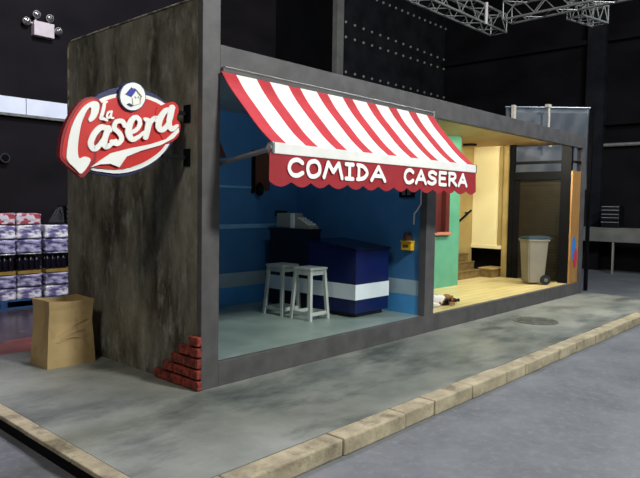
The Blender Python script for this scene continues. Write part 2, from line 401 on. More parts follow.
t = thing('step_block', 'short brown step block beside the beige pilaster under the cream wall', 'step', (8.2, 1.5, .217))
obj('riser', box(new(), 8.02, 8.5, 1.42, 1.70, .217, .375, .004), M['brown'], t)
obj('tread', box(new(), 8.0, 8.52, 1.40, 1.72, .375, .40, .004), M['tan'], t)
t = thing('handrail', 'short sloping black handrail on the tan wall above the steps', 'handrail', (7.3, 2.02, 1.2))
a = atY(459.5, 221, 1.98); b = atY(471, 210.5, 1.98)
obj('rail', tube(new(), a, b, .022), M['black'], t)
for p in (a.lerp(b, .15), a.lerp(b, .85)): obj('bracket', tube(new(), p, (p.x, 2.08, p.z-.02), .012), M['black'], t)
# ceiling downlight (dark, round)
p = CAM + ray(470, 144)*((2.80-CAM.z)/ray(470, 144).z)
t = thing('ceiling_downlight', 'small dark round downlight on the tan ceiling, switched off', 'light', (p.x, p.y, 2.80))
obj('housing', lathe(new(), [(.11, -.035), (.13, -.03), (.13, 0)], (p.x, p.y, 2.80)), M['black'], t)
obj('lens', lathe(new(), [(.09, -.040), (.09, -.034)], (p.x, p.y, 2.80)), M['screen'], t)

# shop end : shutter door, glazing bars, panel
t = thing('shutter_door', 'dark brown slatted roller shutter door in a black frame at far end', 'door', (8.34, .65, .217))
obj('door_frame', box(new(), 8.30, 8.38, 1.17, 1.265, .217, 2.80), M['black'], t)
obj('door_frame', box(new(), 8.25, 8.33, .055, .24, .217, 2.79), M['black'], t)
obj('lintel', box(new(), 8.29, 8.38, .2, 1.17, 2.12, 2.27), M['black'], t)
obj('transom_bar', box(new(), 8.31, 8.37, .2, 1.17, 2.42, 2.47), M['black'], t)
bm = new(); z = .23
while z < 2.12:
    box(bm, 8.345, 8.365, .2, 1.17, z, z+.05, .004); z += .056
obj('shutter_slats', bm, M['shutter'], t)
obj('side_channel', box(new(), 8.32, 8.365, .2, .26, .217, 2.12), M['black'], t)
obj('side_channel', box(new(), 8.32, 8.365, 1.06, 1.17, .217, 2.12), M['black'], t)
t = thing('front_panel', 'orange plywood panel with a blue and red emblem beside the end post', 'panel', (8.5, .02, .217))
obj('board', box(new(), 8.25, 8.64, .02, .05, .217, 2.27), M['panelwood'], t)
bm = new(); plate(bm, [(8.34, .98), (8.38, 1.06), (8.47, 1.05), (8.50, .92), (8.48, .82), (8.45, .70), (8.36, .66), (8.32, .8)], lambda u, v: Vector((u, .016, v)), Vector((0, .003, 0)), 3)
obj('emblem', bm, M['pblue'], t)['label'] = 'blue emblem patch'
bm = new(); plate(bm, [(8.40, .74), (8.46, .80), (8.54, .86), (8.58, .7), (8.54, .52), (8.46, .50), (8.40, .62)], lambda u, v: Vector((u, .012, v)), Vector((0, .003, 0)), 3)
obj('emblem', bm, M['pred'], t)['label'] = 'red emblem patch'
struct('trim_transom', box(new(), 8.33, 8.64, .02, .06, 2.42, 2.46), M['black'])

# grey scrim behind the end of the booth
A = at_depth(506, 107, 12.9); B = at_depth(590, 108, 12.9)
t = thing('backdrop_sheet', 'crumpled grey plastic sheet hanging above the far end of the booth', 'sheet', ((A.x+B.x)/2, (A.y+B.y)/2, G))
bm = new(); nx, nz = 40, 16; rows = []
dirn = (B-A); nrm = Vector((-dirn.y, dirn.x, 0)).normalized()
for j in range(nz+1):
    row = []
    for i in range(nx+1):
        u = i/nx; p = A.lerp(B, u)
        wv = .012*math.sin(u*9+math.sin(j*.5))*(.4+j/nz)+.005*math.sin(u*31+j*.7)
        q = p + nrm*wv; q.z = A.z-.02-(A.z-2.0)*j/nz
        row.append(bm.verts.new(q))
    rows.append(row)
for j in range(nz):
    for i in range(nx): bm.faces.new((rows[j][i], rows[j][i+1], rows[j+1][i+1], rows[j+1][i]))
sh = obj('sheet', bm, M['sheet'], t, smooth=True)
sm = sh.modifiers.new('s', 'SOLIDIFY'); sm.thickness = .006
obj('top_rail', tube(new(), A-dirn*.01, B+dirn*.01, .02), M['metal'], t)
q = A+dirn*.045
hexb = new(); box(hexb, q.x-.05, q.x+.05, q.y-.12, q.y-.06, G, A.z+.03)
obj('wooden_post', hexb, M['rope'], t)
obj('metal_post', box(new(), B.x-.04, B.x+.04, B.y-.08, B.y-.02, G, B.z), M['black'], t)
rp = [at_depth(549+dx, y, 12.55) for dx, y in ((0, 106), (0, 118), (-.5, 128), (.5, 136), (-.5, 141), (1, 146))]
t = thing('tie_rope', 'pale knotted rope hanging down over the grey plastic sheet', 'rope', rp[-1])
obj('cord', path(new(), rp, .022, 6), M['rope'], t)
bm = new(); bmesh.ops.create_icosphere(bm, subdivisions=2, radius=.05, matrix=Matrix.Translation(rp[-2])); bmesh.ops.create_icosphere(bm, subdivisions=2, radius=.04, matrix=Matrix.Translation(rp[-1]))
obj('knot', bm, M['rope'], t)
bm = new(); box(bm, rp[0].x-.07, rp[0].x+.05, rp[0].y-.03, rp[0].y+.05, rp[0].z-.03, rp[0].z+.03); obj('clamp', bm, M['rope'], t)

# unseen batten lamp added behind the fascia to light the yellow room
t = thing('added_batten_lamp', 'added unseen batten lamp behind the fascia, lighting the yellow room', 'lamp', (6.0, .16, 2.86))
obj('housing', box(new(), 4.6, 7.9, .10, .26, 2.83, 2.86), M['regl'], t)
for x in (5.1, 6.3, 7.5):
    l = light('added_batten_light', 'SPOT', (x, .17, 2.80), (x+.9, .95, 1.3), 100, (1.0, .93, .74), .02, angle=160, blend=.6)
    l.location = Vector(l.location)-t.location; l.parent = t

t = thing('added_strip_lamp', 'added unseen strip lamp behind the fascia, brightening the blue room', 'lamp', (1.6, .16, 2.80))  # unseen fixture added to lift the dim blue interior
obj('housing', box(new(), 1.1, 2.1, .12, .24, 2.785, 2.80), M['regl'], t)
l = light('added_strip_light', 'SPOT', (1.6, .17, 2.76), (1.9, 1.9, 1.2), 17, (.8, .92, 1.0), .03, angle=165, blend=.6)
l.location = Vector(l.location)-t.location; l.parent = t
# ================================================================ AWNING
t = thing('awning', 'red and white striped awning with scalloped valance above the shop counter', 'awning', (1.83, -.05, 2.7))
X0, X1 = .167, 3.475
profile = catmull([Vector((-.025, 2.70)), Vector((-.13, 2.555)), Vector((-.30, 2.37)), Vector((-.46, 2.20)), Vector((-.60, 2.08))], 4)
xs = [X0]; ms = []
for k in range(9):
    xs.append(X0+k*.3935+.16); ms.append(0)
    if k < 8: xs.append(X0+(k+1)*.3935); ms.append(1)
bm = new(); n = len(profile)
def sag(x, s): return -.012*math.sin(math.pi*s)*abs(math.sin(math.pi*(x-X0)/(X1-X0)*3))
g = [[bm.verts.new((x+.06*(j/(n-1))*(1-(x-X0)/(X1-X0)), p.x, p.y+sag(x, j/(n-1)))) for j, p in enumerate(profile)] for x in xs]
for i, mi in enumerate(ms):
    for j in range(n-1):
        f = bm.faces.new((g[i][j], g[i+1][j], g[i+1][j+1], g[i][j+1])); f.material_index = mi; f.smooth = False
fab = obj('striped_fabric', bm, [M['red'], M['white']], t)
s = fab.modifiers.new('s', 'SOLIDIFY'); s.thickness = .006; s.offset = -1
obj('front_trim', box(new(), X0+.07, 3.52, -.612, -.592, 1.995, 2.085, .004), M['white'], t)
obj('front_bar', tube(new(), (X0+.04, -.58, 2.04), (3.52, -.58, 2.04), .028), M['metal'], t)
for x in (X0+.055, 3.505): obj('end_cap', box(new(), x, x+.03, -.615, -.545, 1.99, 2.09, .012), M['metal'], t)
# valance with 14 scallops
bm = new(); VX0, VX1 = .20, 3.53; ns = 14; pw = (VX1-VX0)/ns; seg = 10
top, bot = [], []
for i in range(ns*seg+1):
    x = VX0+(VX1-VX0)*i/(ns*seg); ph = (i % seg)/seg
    zb = 1.775-.04*math.sin(math.pi*ph) if i % seg else 1.775
    y = -.602+.006*math.sin(x*9)
    top.append(bm.verts.new((x, -.600, 2.0))); bot.append(bm.verts.new((x, y-.003, zb)))
for i in range(ns*seg): bm.faces.new((top[i], bot[i], bot[i+1], top[i+1]))
v = obj('valance', bm, M['valance'], t); s = v.modifiers.new('s', 'SOLIDIFY'); s.thickness = .005; s.offset = 0
GL = {
 'C': [[(.95, .82), (.62, 1), (.2, .85), (.04, .42), (.25, .05), (.62, 0), (.97, .18)]],
 'O': [[(.5, 1), (.15, .85), (.03, .45), (.2, .05), (.55, 0), (.9, .2), (.97, .6), (.8, .92), (.5, 1)]],
 'M': [[(0, 0), (.22, 1)], [(.22, 1), (.5, .38)], [(.5, .38), (.8, 1)], [(.8, 1), (1, 0)]],
 'I': [[(.05, 1), (.95, 1)], [(.5, 1), (.5, 0)], [(.05, 0), (.95, 0)]],
 'D': [[(.12, 1), (.12, 0)], [(.0, 1), (.55, .92), (.95, .5), (.6, .1), (0, 0)]],
 'A': [[(0, 0), (.5, 1)], [(.5, 1), (1, 0)], [(.2, .33), (.8, .33)]],
 'S': [[(.92, .85), (.5, 1), (.12, .8), (.3, .55), (.75, .42), (.88, .2), (.5, 0), (.05, .12)]],
 'E': [[(.92, 1), (.1, 1)], [(.1, 1), (.1, 0)], [(.1, 0), (.97, 0)], [(.1, .52), (.8, .52)]],
 'R': [[(.1, 0), (.1, 1)], [(.05, 1), (.7, .98), (.85, .74), (.6, .52), (.1, .46)], [(.4, .48), (.98, 0)]]}
bm = new()
for ch, a, b in (('C', .40, .57), ('O', .62, .78), ('M', .83, 1.07), ('I', 1.12, 1.23), ('D', 1.29, 1.44), ('A', 1.50, 1.71),
                 ('C', 2.04, 2.20), ('A', 2.25, 2.43), ('S', 2.47, 2.64), ('E', 2.69, 2.84), ('R', 2.89, 3.06), ('A', 3.11, 3.29)):
    bm = new()
    for st in GL[ch]:
        stroke(bm, [(a+u*(b-a), 1.832+v*.128) for u, v in st], .037, lambda u, v: Vector((u, -.6165, v)), Vector((0, .003, 0)), 5 if len(st) > 2 else 0)
    obj('letter', bm, M['lett'], t)['label'] = 'white hand-drawn letter '+ch
# cassette and folding arms
obj('cassette', box(new(), .19, 3.47, -.035, .0, 2.69, 2.745, .008), M['frame'], t)
obj('cassette_rim', tube(new(), (.2, -.038, 2.742), (3.46, -.038, 2.742), .007, n=8), M['silver'], t)
obj('cassette_end', box(new(), 3.462, 3.492, -.045, .0, 2.675, 2.76, .006), M['silver'], t)
obj('folding_arm', tube(new(), (.24, .10, 1.93), (.245, -.57, 2.035), .022), M['metal'], t)
obj('folding_arm', tube(new(), (3.40, .02, 1.95), (3.47, -.57, 2.035), .022), M['metal'], t)

# ================================================================ SIGN (projects from the side wall)
sx = lambda off: (lambda u, v: atY(50+u/3.987, 70+v/3.987, .16) + Vector((0, off+.09, 0)))
t = thing('shop_sign', 'red La Casera shop sign with white script and navy rim, projecting from the wall', 'sign', (-.05, .2, 1.8))
NV = [(150, 160), (195, 104), (235, 82), (280, 68), (340, 66), (400, 82), (450, 108), (495, 145), (514, 190), (516, 240), (500, 290), (460, 340), (405, 385), (345, 413), (285, 425), (215, 416), (160, 400), (120, 340)]
WH = [(160, 160), (202, 118), (250, 98), (300, 90), (360, 92), (420, 108), (468, 134), (497, 175), (503, 225), (494, 275), (462, 328), (410, 372), (350, 399), (285, 412), (218, 406), (165, 393), (130, 340)]
RD = [(170, 160), (212, 130), (258, 111), (308, 105), (360, 108), (410, 121), (452, 144), (482, 182), (486, 228), (478, 275), (445, 322), (395, 358), (340, 382), (285, 394), (222, 392), (175, 382), (140, 330)]
CP = [(132, 428), (104, 408), (50, 362), (42, 325), (55, 245), (90, 168), (130, 120), (168, 106), (196, 116), (214, 145), (212, 200), (190, 300), (185, 360), (165, 395)]
AP = [(425, 160), (455, 138), (492, 126), (512, 140), (516, 165), (508, 195), (522, 215), (520, 250), (505, 275), (470, 290), (440, 250)]
for nm, P, off, th, mm in (('navy_rim', NV, -.045, .055, 'snavy'), ('white_ring', WH, -.060, .016, 'swhite'), ('red_face', RD, -.072, .013, 'sred')):
    bm = new(); plate(bm, P, sx(off), Vector((0, th, 0)), 4); obj(nm, bm, M[mm], t)
bm = new(); plate(bm, CP, sx(-.080), Vector((0, .05, 0)), 3); obj('initial_backing', bm, M['sdred'], t)
bm = new(); CPi = [(128, 418), (104, 398), (58, 356), (51, 325), (64, 248), (97, 175), (134, 129), (168, 115), (190, 124), (206, 150), (204, 200), (180, 300), (175, 350), (155, 385)]
plate(bm, CPi, sx(-.084), Vector((0, .004, 0)), 3); obj('initial_face', bm, M['sred'], t)
bm = new(); plate(bm, AP, sx(-.079), Vector((0, .07, 0)), 3); obj('letter_backing', bm, M['sred'], t)
fl = sx(-.094); T = Vector((0, .009, 0))
def lt(ch):
    global bm
    obj('letter', bm, M['swhite'], t)['label'] = 'white raised script letter '+ch; bm = new()
bm = new()
plate(bm, [(163, 127), (186, 126), (196, 140), (192, 170), (178, 195), (160, 207), (152, 198), (160, 178), (164, 155), (156, 150), (142, 170), (124, 215), (114, 270), (110, 320), (116, 352), (138, 345), (162, 360), (126, 412), (102, 395), (70, 362), (66, 335), (76, 262), (98, 198), (130, 150)], fl, T, 3)
stroke(bm, [(238, 240), (206, 228), (178, 252), (162, 290), (172, 314), (192, 305), (218, 268), (232, 236)], [20, 24, 24, 24, 22, 20, 18, 14], fl, T)
stroke(bm, [(232, 232), (216, 282), (222, 306), (246, 294), (262, 280)], [24, 24, 22, 16, 12], fl, T)
lt('a')
stroke(bm, [(298, 222), (286, 204), (262, 208), (256, 232), (276, 252), (285, 275), (268, 294), (246, 286)], 19, fl, T)
lt('s')
stroke(bm, [(318, 252), (346, 236), (358, 208), (342, 188), (320, 208), (312, 250), (326, 276), (350, 268), (374, 248)], [16, 16, 18, 18, 24, 26, 22, 16, 12], fl, T)
lt('e')
stroke(bm, [(378, 196), (392, 206), (388, 235), (380, 268)], [14, 24, 24, 22], fl, T)
stroke(bm, [(386, 240), (402, 206), (420, 192), (428, 202)], [14, 18, 20, 22], fl, T)
lt('r')
stroke(bm, [(488, 162), (464, 160), (442, 186), (432, 220), (440, 238), (458, 232), (478, 200), (488, 165)], [16, 20, 24, 24, 22, 20, 16, 14], fl, T)
stroke(bm, [(486, 150), (474, 208), (484, 236), (506, 222)], [24, 22, 20, 12], fl, T)
lt('a')
stroke(bm, [(226, 127), (217, 132), (213, 152), (207, 176), (202, 193), (212, 194), (226, 201)], [8, 12, 14, 14, 13, 12, 9], fl, T)
lt('L')
stroke(bm, [(244, 168), (233, 168), (226, 182), (230, 192), (239, 185), (244, 168)], 8, fl, T)
stroke(bm, [(245, 165), (242, 188), (251, 192)], 8, fl, T)
lt('a')
bm = new()
plate(bm, [(162, 388), (200, 360), (242, 332), (320, 312), (400, 296), (462, 276), (512, 230), (514, 246), (492, 272), (440, 300), (362, 322), (305, 345), (276, 388), (242, 374), (200, 376)], fl, T)
obj('swoosh', bm, M['swhite'], t)
import math as _m
cc = (328, 106)
bm = new(); plate(bm, [(cc[0]+54*_m.cos(a*_m.pi/16), cc[1]+59*_m.sin(a*_m.pi/16)) for a in range(32)], sx(-.09), Vector((0, .06, 0))); obj('badge_rim', bm, M['snavy'], t)
bm = new(); plate(bm, [(cc[0]+50*_m.cos(a*_m.pi/16), cc[1]+55*_m.sin(a*_m.pi/16)) for a in range(32)], sx(-.098), Vector((0, .02, 0))); bd = obj('badge', bm, M['swhite'], t)
q2 = lambda u, v: (260+u/3.0, 20+v/3.0)      # badge detail frame
fb = lambda u, v: sx(-.104)(260+u/2.998, 20+v/2.998)
bm = new(); plate(bm, [(115, 230), (185, 148), (205, 165), (222, 160), (243, 182), (182, 264)], fb, Vector((0, .005, 0))); obj('roof_mark', bm, M['sblue'], bd)
bm = new(); plate(bm, [(130, 352), (155, 337), (218, 365), (180, 382)], fb, Vector((0, .005, 0))); obj('base_mark', bm, M['snavy'], bd)
bm = new()
stroke(bm, [(243, 182), (308, 260)], 9, fb, Vector((0, .005, 0)), 0); stroke(bm, [(195, 280), (200, 345)], 5, fb, Vector((0, .005, 0)), 0)
stroke(bm, [(292, 255), (290, 345), (225, 360)], 5, fb, Vector((0, .005, 0)), 0)
for c in (232, 268): stroke(bm, [(c, 262), (c, 272)], 12, fb, Vector((0, .005, 0)), 0)
obj('wall_mark', bm, M['sgrey'], bd)
for z in (2.345, 1.975):
    bk = obj('bracket', box(new(), -.26, -.012, .185, .215, z-.015, z+.015), M['black'], t)
    obj('wall_plate', box(new(), -.014, .0, .16, .25, z-.075, z+.075, .004), M['black'], bk)

# ================================================================ CORNER BRICKS on the side wall
t = thing('brick_patch', 'stepped patch of red bricks at the foot of the plaster wall corner', 'bricks', (-.03, .3, 0))
rows = [(.66, 0), (.52, 1), (.40, 0), (.29, 1), (.13, 0)]
bmn = new()
for i, (L_, odd) in enumerate(rows): box(bmn, -.024, .0, .0, L_-.01, i*.094, (i+1)*.094-.01)
obj('mortar_bed', bmn, M['mortar'], t)
for i, (L_, odd) in enumerate(rows):
    y = -.012; first = True
    while y < L_-.02:
        ln = .245 if not (first and odd) else .13
        e = min(y+ln, L_)
        if L_-e < .05: e = L_
        dx = random.uniform(-.006, .006)
        obj('brick', box(new(), -.045+dx, .0, y, e-.016, i*.094+.009, (i+1)*.094-.009, .007), M['brick'], t)
        y = e; first = False

# ================================================================ KERB STONES
js = [-1.42, -.93, .02, .76, 1.18, 1.80, 2.47, 2.9, 3.3, 3.8, 4.3, 4.95, 5.6, 6.3, 7.0, 7.7, 8.4, 8.98]
names = ['at the corner', 'second from the corner']
for i, (a, b) in enumerate(zip(js, js[1:])):
    bm = new(); box(bm, a+.004, b-.004, -1.57+random.uniform(-.006, .006), -1.404, G, .004+random.uniform(-.004, .004), .013)
    solo('curb_stone', bm, M['curb'], 'weathered tan curb stone in the long row along the pavement front', 'curb stone', 'curb stones along the front edge')
for a, b in ((-1.40, -.56), (-.56, .12), (.12, .80), (.80, 1.6), (1.6, 2.4)):
    bm = new(); box(bm, -1.42+random.uniform(-.004, .004), -1.304, a+.004, b-.004, -.03, .004, .008)
    solo('curb_stone', bm, M['curb'], 'narrow tan curb stone along the left end of the pavement', 'curb stone', 'curb stones along the left edge')
struct('trim_shade_riser', box(new(), -1.395, -1.30, -1.40, 2.4, G, -.031), M['black'])  # added recessed board, its black stands in for shade on the left kerb face
# manhole cover
t = thing('manhole_cover', 'round dark manhole cover set flush in the wet pavement', 'manhole cover', (5.33, -.62, 0))
obj('ring', lathe(new(), [(.31, 0), (.31, .006), (.27, .006), (.27, .002), (.001, .002)], (5.33, -.62, 0), 40), M['iron'], t)
bm = new(); lathe(bm, [(.262, .001), (.262, .007), (.001, .007)], (5.33, -.62, 0), 40)
for i in range(-4, 5):
    for j in range(-4, 5):
        if i*i+j*j < 19: box(bm, 5.33+i*.055-.018, 5.33+i*.055+.018, -.62+j*.055-.018, -.62+j*.055+.018, .007, .011)
obj('lid', bm, M['iron'], t)

# ================================================================ PAPER BAG
t = thing('paper_bag', 'large open brown paper bag standing on the pavement by the wall', 'bag', (-.38, 1.73, 0))
def ring(z, x0, x1, y0, y1, tw=0):
    return [(x0, y0, z), ((x0+x1)/2, y0+tw, z), (x1, y0, z), (x1-tw, (y0+y1)/2, z), (x1, y1, z), ((x0+x1)/2, y1-tw, z), (x0, y1, z), (x0+tw*2.0, (y0+y1)/2, z)]
lv = [(0, -.62, -.14, 1.54, 1.91, 0), (.08, -.618, -.142, 1.54, 1.91, .0), (.25, -.607, -.152, 1.548, 1.90, .01), (.42, -.598, -.165, 1.553, 1.895, .018), (.55, -.592, -.158, 1.548, 1.90, .016), (.635, -.60, -.145, 1.538, 1.91, .012)]
bm = new(); rs = []
for (z, a, b, c, d, tw) in lv: rs.append([bm.verts.new(p) for p in ring(z, a, b, c, d, tw)])
bm.faces.new(list(reversed(rs[0])))
for p, q in zip(rs, rs[1:]):
    for i in range(8): bm.faces.new((p[i], p[(i+1) % 8], q[(i+1) % 8], q[i]))
rs[-1][0].co.z += .005; rs[-1][2].co.z -= .006; rs[-1][1].co.z -= .012; rs[-1][5].co.z -= .008
bg = obj('bag_body', bm, M['bag'], t); s = bg.modifiers.new('s', 'SOLIDIFY'); s.thickness = .004; s.offset = -1
bm = new()
for a, b in (((-.50, .30), (-.22, .44)), ((-.48, .27), (-.25, .34)), ((-.52, .24), (-.3, .27))):
    stroke(bm, [a, ((a[0]+b[0])/2, (a[1]+b[1])/2+.02), b], .007, lambda u, v: Vector((u, 1.534+.014*min(v/.4, 1), v)), Vector((0, .004, 0)))
obj('creased_fold', bm, M['bag'], t)

# ================================================================ COUNTER, CABINET, REGISTER, STOOLS
t = thing('service_counter', 'navy blue counter with a white band, its front end facing the street', 'counter', (3.0, .9, .217))
bm = new(); hexa(bm, [(2.67, .50, .27), (3.34, .50, .27), (3.34, 1.29, .27), (2.67, 1.29, .27)], [(2.67, .50, 1.035), (3.34, .50, 1.035), (3.34, 1.29, 1.12), (2.67, 1.29, 1.12)])
obj('body', bm, M['navy'], t)
obj('plinth', box(new(), 2.73, 3.27, .54, 1.29, .217, .27), M['dark'], t)
bm = new(); hexa(bm, [(2.655, .485, 1.035), (3.355, .485, 1.035), (3.355, 1.29, 1.121), (2.655, 1.29, 1.121)], [(2.655, .485, 1.062), (3.355, .485, 1.062), (3.355, 1.29, 1.148), (2.655, 1.29, 1.148)])
obj('worktop', bm, M['ctop'], t)
bm = new(); box(bm, 2.662, 3.346, .492, .50, .437, .625); box(bm, 2.662, 2.67, .50, 1.29, .437, .625)
obj('white_band', bm, M['cwhite'], t)
t = thing('back_cabinet', 'dark tall cabinet standing behind the navy counter, cash register on top', 'cabinet', (3.0, 1.7, .217))
obj('body', box(new(), 2.67, 2.90, 1.295, 2.02, .27, 1.24), M['dark'], t)
obj('plinth', box(new(), 2.71, 2.88, 1.295, 2.0, .217, .27), M['dark'], t)
obj('worktop', box(new(), 2.65, 2.92, 1.292, 2.04, 1.24, 1.27, .004), M['dark'], t)
bm = new(); box(bm, 2.662, 2.67, 1.295, 2.02, .437, .625)
obj('white_band', bm, M['cwhite'], t)
t = thing('cash_register', 'beige cash register standing on the dark back cabinet', 'cash register', (2.79, 1.65, 1.27))
obj('body', box(new(), 2.70, 2.88, 1.60, 1.93, 1.272, 1.47, .01), M['reg'], t)
obj('drawer_front', box(new(), 2.675, 2.70, 1.575, 1.64, 1.274, 1.47, .004), M['regl'], t)['label'] = 'pale upright front edge'
bm = new(); hexa(bm, [(2.70, 1.31, 1.272), (2.88, 1.31, 1.272), (2.88, 1.60, 1.272), (2.70, 1.60, 1.272)], [(2.70, 1.31, 1.30), (2.88, 1.31, 1.30), (2.88, 1.60, 1.43), (2.70, 1.60, 1.43)])
kb = obj('keyboard', bm, M['reg'], t)
for i in range(3):
    for j in range(4):
        y = 1.35+j*.055; z = 1.30+(y-1.31)/.29*.13
        obj('key', box(new(), 2.725+i*.05, 2.76+i*.05, y, y+.036, z, z+.024), M['regl'], kb)
obj('display', box(new(), 2.71, 2.84, 1.86, 1.97, 1.42, 1.50, .005), M['screen'], t)

def make_stool(label):
    t = thing('bar_stool', label, 'stool', (0, 0, 0), 0, None)
    h = .625
    obj('seat', box(new(), -.15, .15, -.15, .15, h-.03, h, .006), M['stool'], t, True)
    for sx_, sy in ((-1, -1), (1, -1), (1, 1), (-1, 1)):
        a = Vector((sx_*.155, sy*.155, 0)); b = Vector((sx_*.12, sy*.12, h-.03)); r = .019
        bm = new(); hexa(bm, [a+Vector(p) for p in ((-r, -r, 0), (r, -r, 0), (r, r, 0), (-r, r, 0))], [b+Vector(p) for p in ((-r, -r, 0), (r, -r, 0), (r, r, 0), (-r, r, 0))])
        obj('leg', bm, M['stool'], t, True)
    for s_ in (-1, 1):
        obj('apron', box(new(), -.12, .12, s_*.122-.009, s_*.122+.009, h-.09, h-.03), M['stool'], t, True)
        obj('apron', box(new(), s_*.122-.009, s_*.122+.009, -.12, .12, h-.09, h-.03), M['stool'], t, True)
        obj('stretcher', box(new(), -.147, .147, s_*.147-.01, s_*.147+.01, .055, .095), M['stool'], t, True)
        obj('stretcher', box(new(), s_*.147-.01, s_*.147+.01, -.147, .147, .055, .095), M['stool'], t, True)
    return t
st = make_stool('pale grey wooden bar stool nearer the street, right one of the pair')
st.location = (2.29, .90, .215); st['group'] = 'bar stools at the counter'
dup(st, (2.29, 1.38, .215), .03, 'pale grey wooden bar stool farther back, left one of the pair')

# things on the blue walls
t = thing('wall_dispenser', 'yellow wall box with brown top on the blue partition', 'dispenser', (3.42, .27, 1.0))
obj('body', box(new(), 3.37, 3.444, .18, .34, 1.03, 1.13, .008), M['yellow'], t)
obj('lid', box(new(), 3.36, 3.444, .175, .345, 1.13, 1.155, .006), M['yellow'], t)
obj('bottle', lathe(new(), [(.04, 0), (.05, .02), (.05, .07), (.03, .1)], (3.40, .26, 1.156), 16), M['wood'], t)
obj('label_mark', box(new(), 3.366, 3.371, .22, .30, 1.07, 1.105), M['wood'], t)
t = thing('switch_box', 'dark double switch box high on the blue partition under the awning', 'switch', (3.42, .3, 1.7))
obj('back_box', box(new(), 3.405, 3.444, .19, .41, 1.70, 1.86, .006), M['screen'], t)
for y in (.23, .31): obj('rocker', box(new(), 3.398, 3.406, y, y+.05, 1.73, 1.83, .003), M['metal'], t)
t = thing('wall_conduit', 'thin white conduit bending down the blue partition near the post', 'conduit', (3.43, .12, 1.4))
obj('pipe', path(new(), [(3.432, .09, 2.72), (3.432, .09, 1.62), (3.432, .16, 1.52), (3.432, .185, 1.50), (3.432, .19, 1.36)], .011), M['band'], t)
obj('clip', box(new(), 3.42, 3.444, .07, .11, 1.9, 1.93), M['metal'], t)
t = thing('hanging_board', 'brown wooden board with a small dark lantern on the blue back wall', 'wall board', (2.7, 2.24, 1.75))
obj('board', box(new(), 2.56, 2.86, 2.235, 2.266, 1.78, 2.30, .006), M['wood'], t)
obj('batten', box(new(), 2.54, 2.575, 2.22, 2.266, 1.74, 2.32, .004), M['black'], t)
obj('lantern', lathe(new(), [(.03, 0), (.05, .03), (.05, .13), (.02, .17)], (2.62, 2.18, 1.70), 8), M['black'], t)
obj('lantern_arm', path(new(), [(2.62, 2.266, 1.82), (2.62, 2.18, 1.875), (2.62, 2.18, 1.85)], .012), M['black'], t)
t = thing('red_pennant', 'dark red triangular pennant on the blue wall beside the corner post', 'pennant', (2.0, 2.26, 2.18))
bm = new(); plate(bm, [(1.80, 2.42), (1.98, 2.40), (2.09, 2.19), (1.80, 2.17)], lambda u, v: Vector((u, 2.255, v)), Vector((0, .012, 0))); obj('cloth', bm, M['maroon'], t)
obj('rod', box(new(), 1.79, 1.81, 2.25, 2.268, 2.12, 2.45), M['black'], t)

# ================================================================ WHEELED BIN
t = thing('wheeled_bin', 'beige wheeled bin with a dark teal lid by the shutter door', 'bin', (7.74, .48, .217), math.radians(-40))
bm = new()
hexa(bm, [(-.15, -.14, .03), (.15, -.14, .03), (.15, .14, .03), (-.15, .14, .03)], [(-.19, -.19, .80), (.19, -.19, .80), (.19, .19, .80), (-.19, .19, .80)])
bmesh.ops.bevel(bm, geom=bm.edges[:], offset=.02, segments=2, affect='EDGES')
obj('body', bm, M['binb'], t, True)
obj('rim', box(new(), -.205, .205, -.205, .205, .775, .815, .01), M['binb'], t, True)
bm = new(); hexa(bm, [(-.215, -.215, .815), (.24, -.215, .815), (.24, .215, .815), (-.215, .215, .815)], [(-.17, -.17, .865), (.20, -.17, .875), (.20, .17, .875), (-.17, .17, .865)])
bmesh.ops.bevel(bm, geom=bm.edges[:], offset=.012, segments=2, affect='EDGES')
obj('lid', bm, M['binl'], t, True)
obj('handle', tube(new(), (.255, -.17, .83), (.255, .17, .83), .016), M['binl'], t, True)
for s_ in (-1, 1):
    wl = obj('wheel', tube(new(), (.15, s_*.155, .09), (.15, s_*.195, .09), .09, n=24), M['rubber'], t, True)
    obj('hub', tube(new(), (.15, s_*.196, .09), (.15, s_*.202, .09), .035, n=16), M['metal'], wl, True)
obj('axle', tube(new(), (.15, -.16, .09), (.15, .16, .09), .014), M['metal'], t, True)

# ================================================================ DOG lying on the plank floor
t = thing('lying_dog', 'small white, tan and black dog lying on the plank floor by the post', 'dog', (4.35, .42, .217))
me = bpy.data.meshes.new('dog_body')
J = [((4.22, .46, .30), .085), ((4.06, .54, .30), .09), ((4.36, .41, .30), .085), ((4.45, .375, .30), .06), ((4.53, .345, .295), .062), ((4.60, .32, .275), .036), ((4.665, .295, .262), .026),
     ((4.42, .30, .25), .032), ((4.50, .22, .24), .022), ((4.46, .46, .25), .03), ((4.58, .45, .238), .02), ((4.10, .40, .26), .05), ((4.22, .29, .24), .024), ((3.96, .62, .26), .025), ((3.86, .60, .24), .014)]
Ed = [(0, 1), (0, 2), (2, 3), (3, 4), (4, 5), (5, 6), (2, 7), (7, 8), (2, 9), (9, 10), (1, 11), (11, 12), (1, 13), (13, 14)]
me.from_pydata([tuple(Vector(p)-t.location) for p, r in J], Ed, []); dg = bpy.data.objects.new('body', me); COL.objects.link(dg); dg.parent = t
sk = dg.modifiers.new('k', 'SKIN')
for i, (p, r) in enumerate(J): me.skin_vertices[0].data[i].radius = (r, r); me.skin_vertices[0].data[i].use_root = (i == 0)
sk.use_smooth_shade = True
dg.modifiers.new('u', 'SUBSURF').levels = 2; dg.modifiers['u'].render_levels = 2
dm = mat('dog_patched_fur', rgb('d8d4cc'), rgb('8a5c34'), 6, .9, lo=.50, hi=.54, detail=2, c3=rgb('1c1816'), s3=5, lo3=.56, hi3=.60)
me.materials.append(dm)
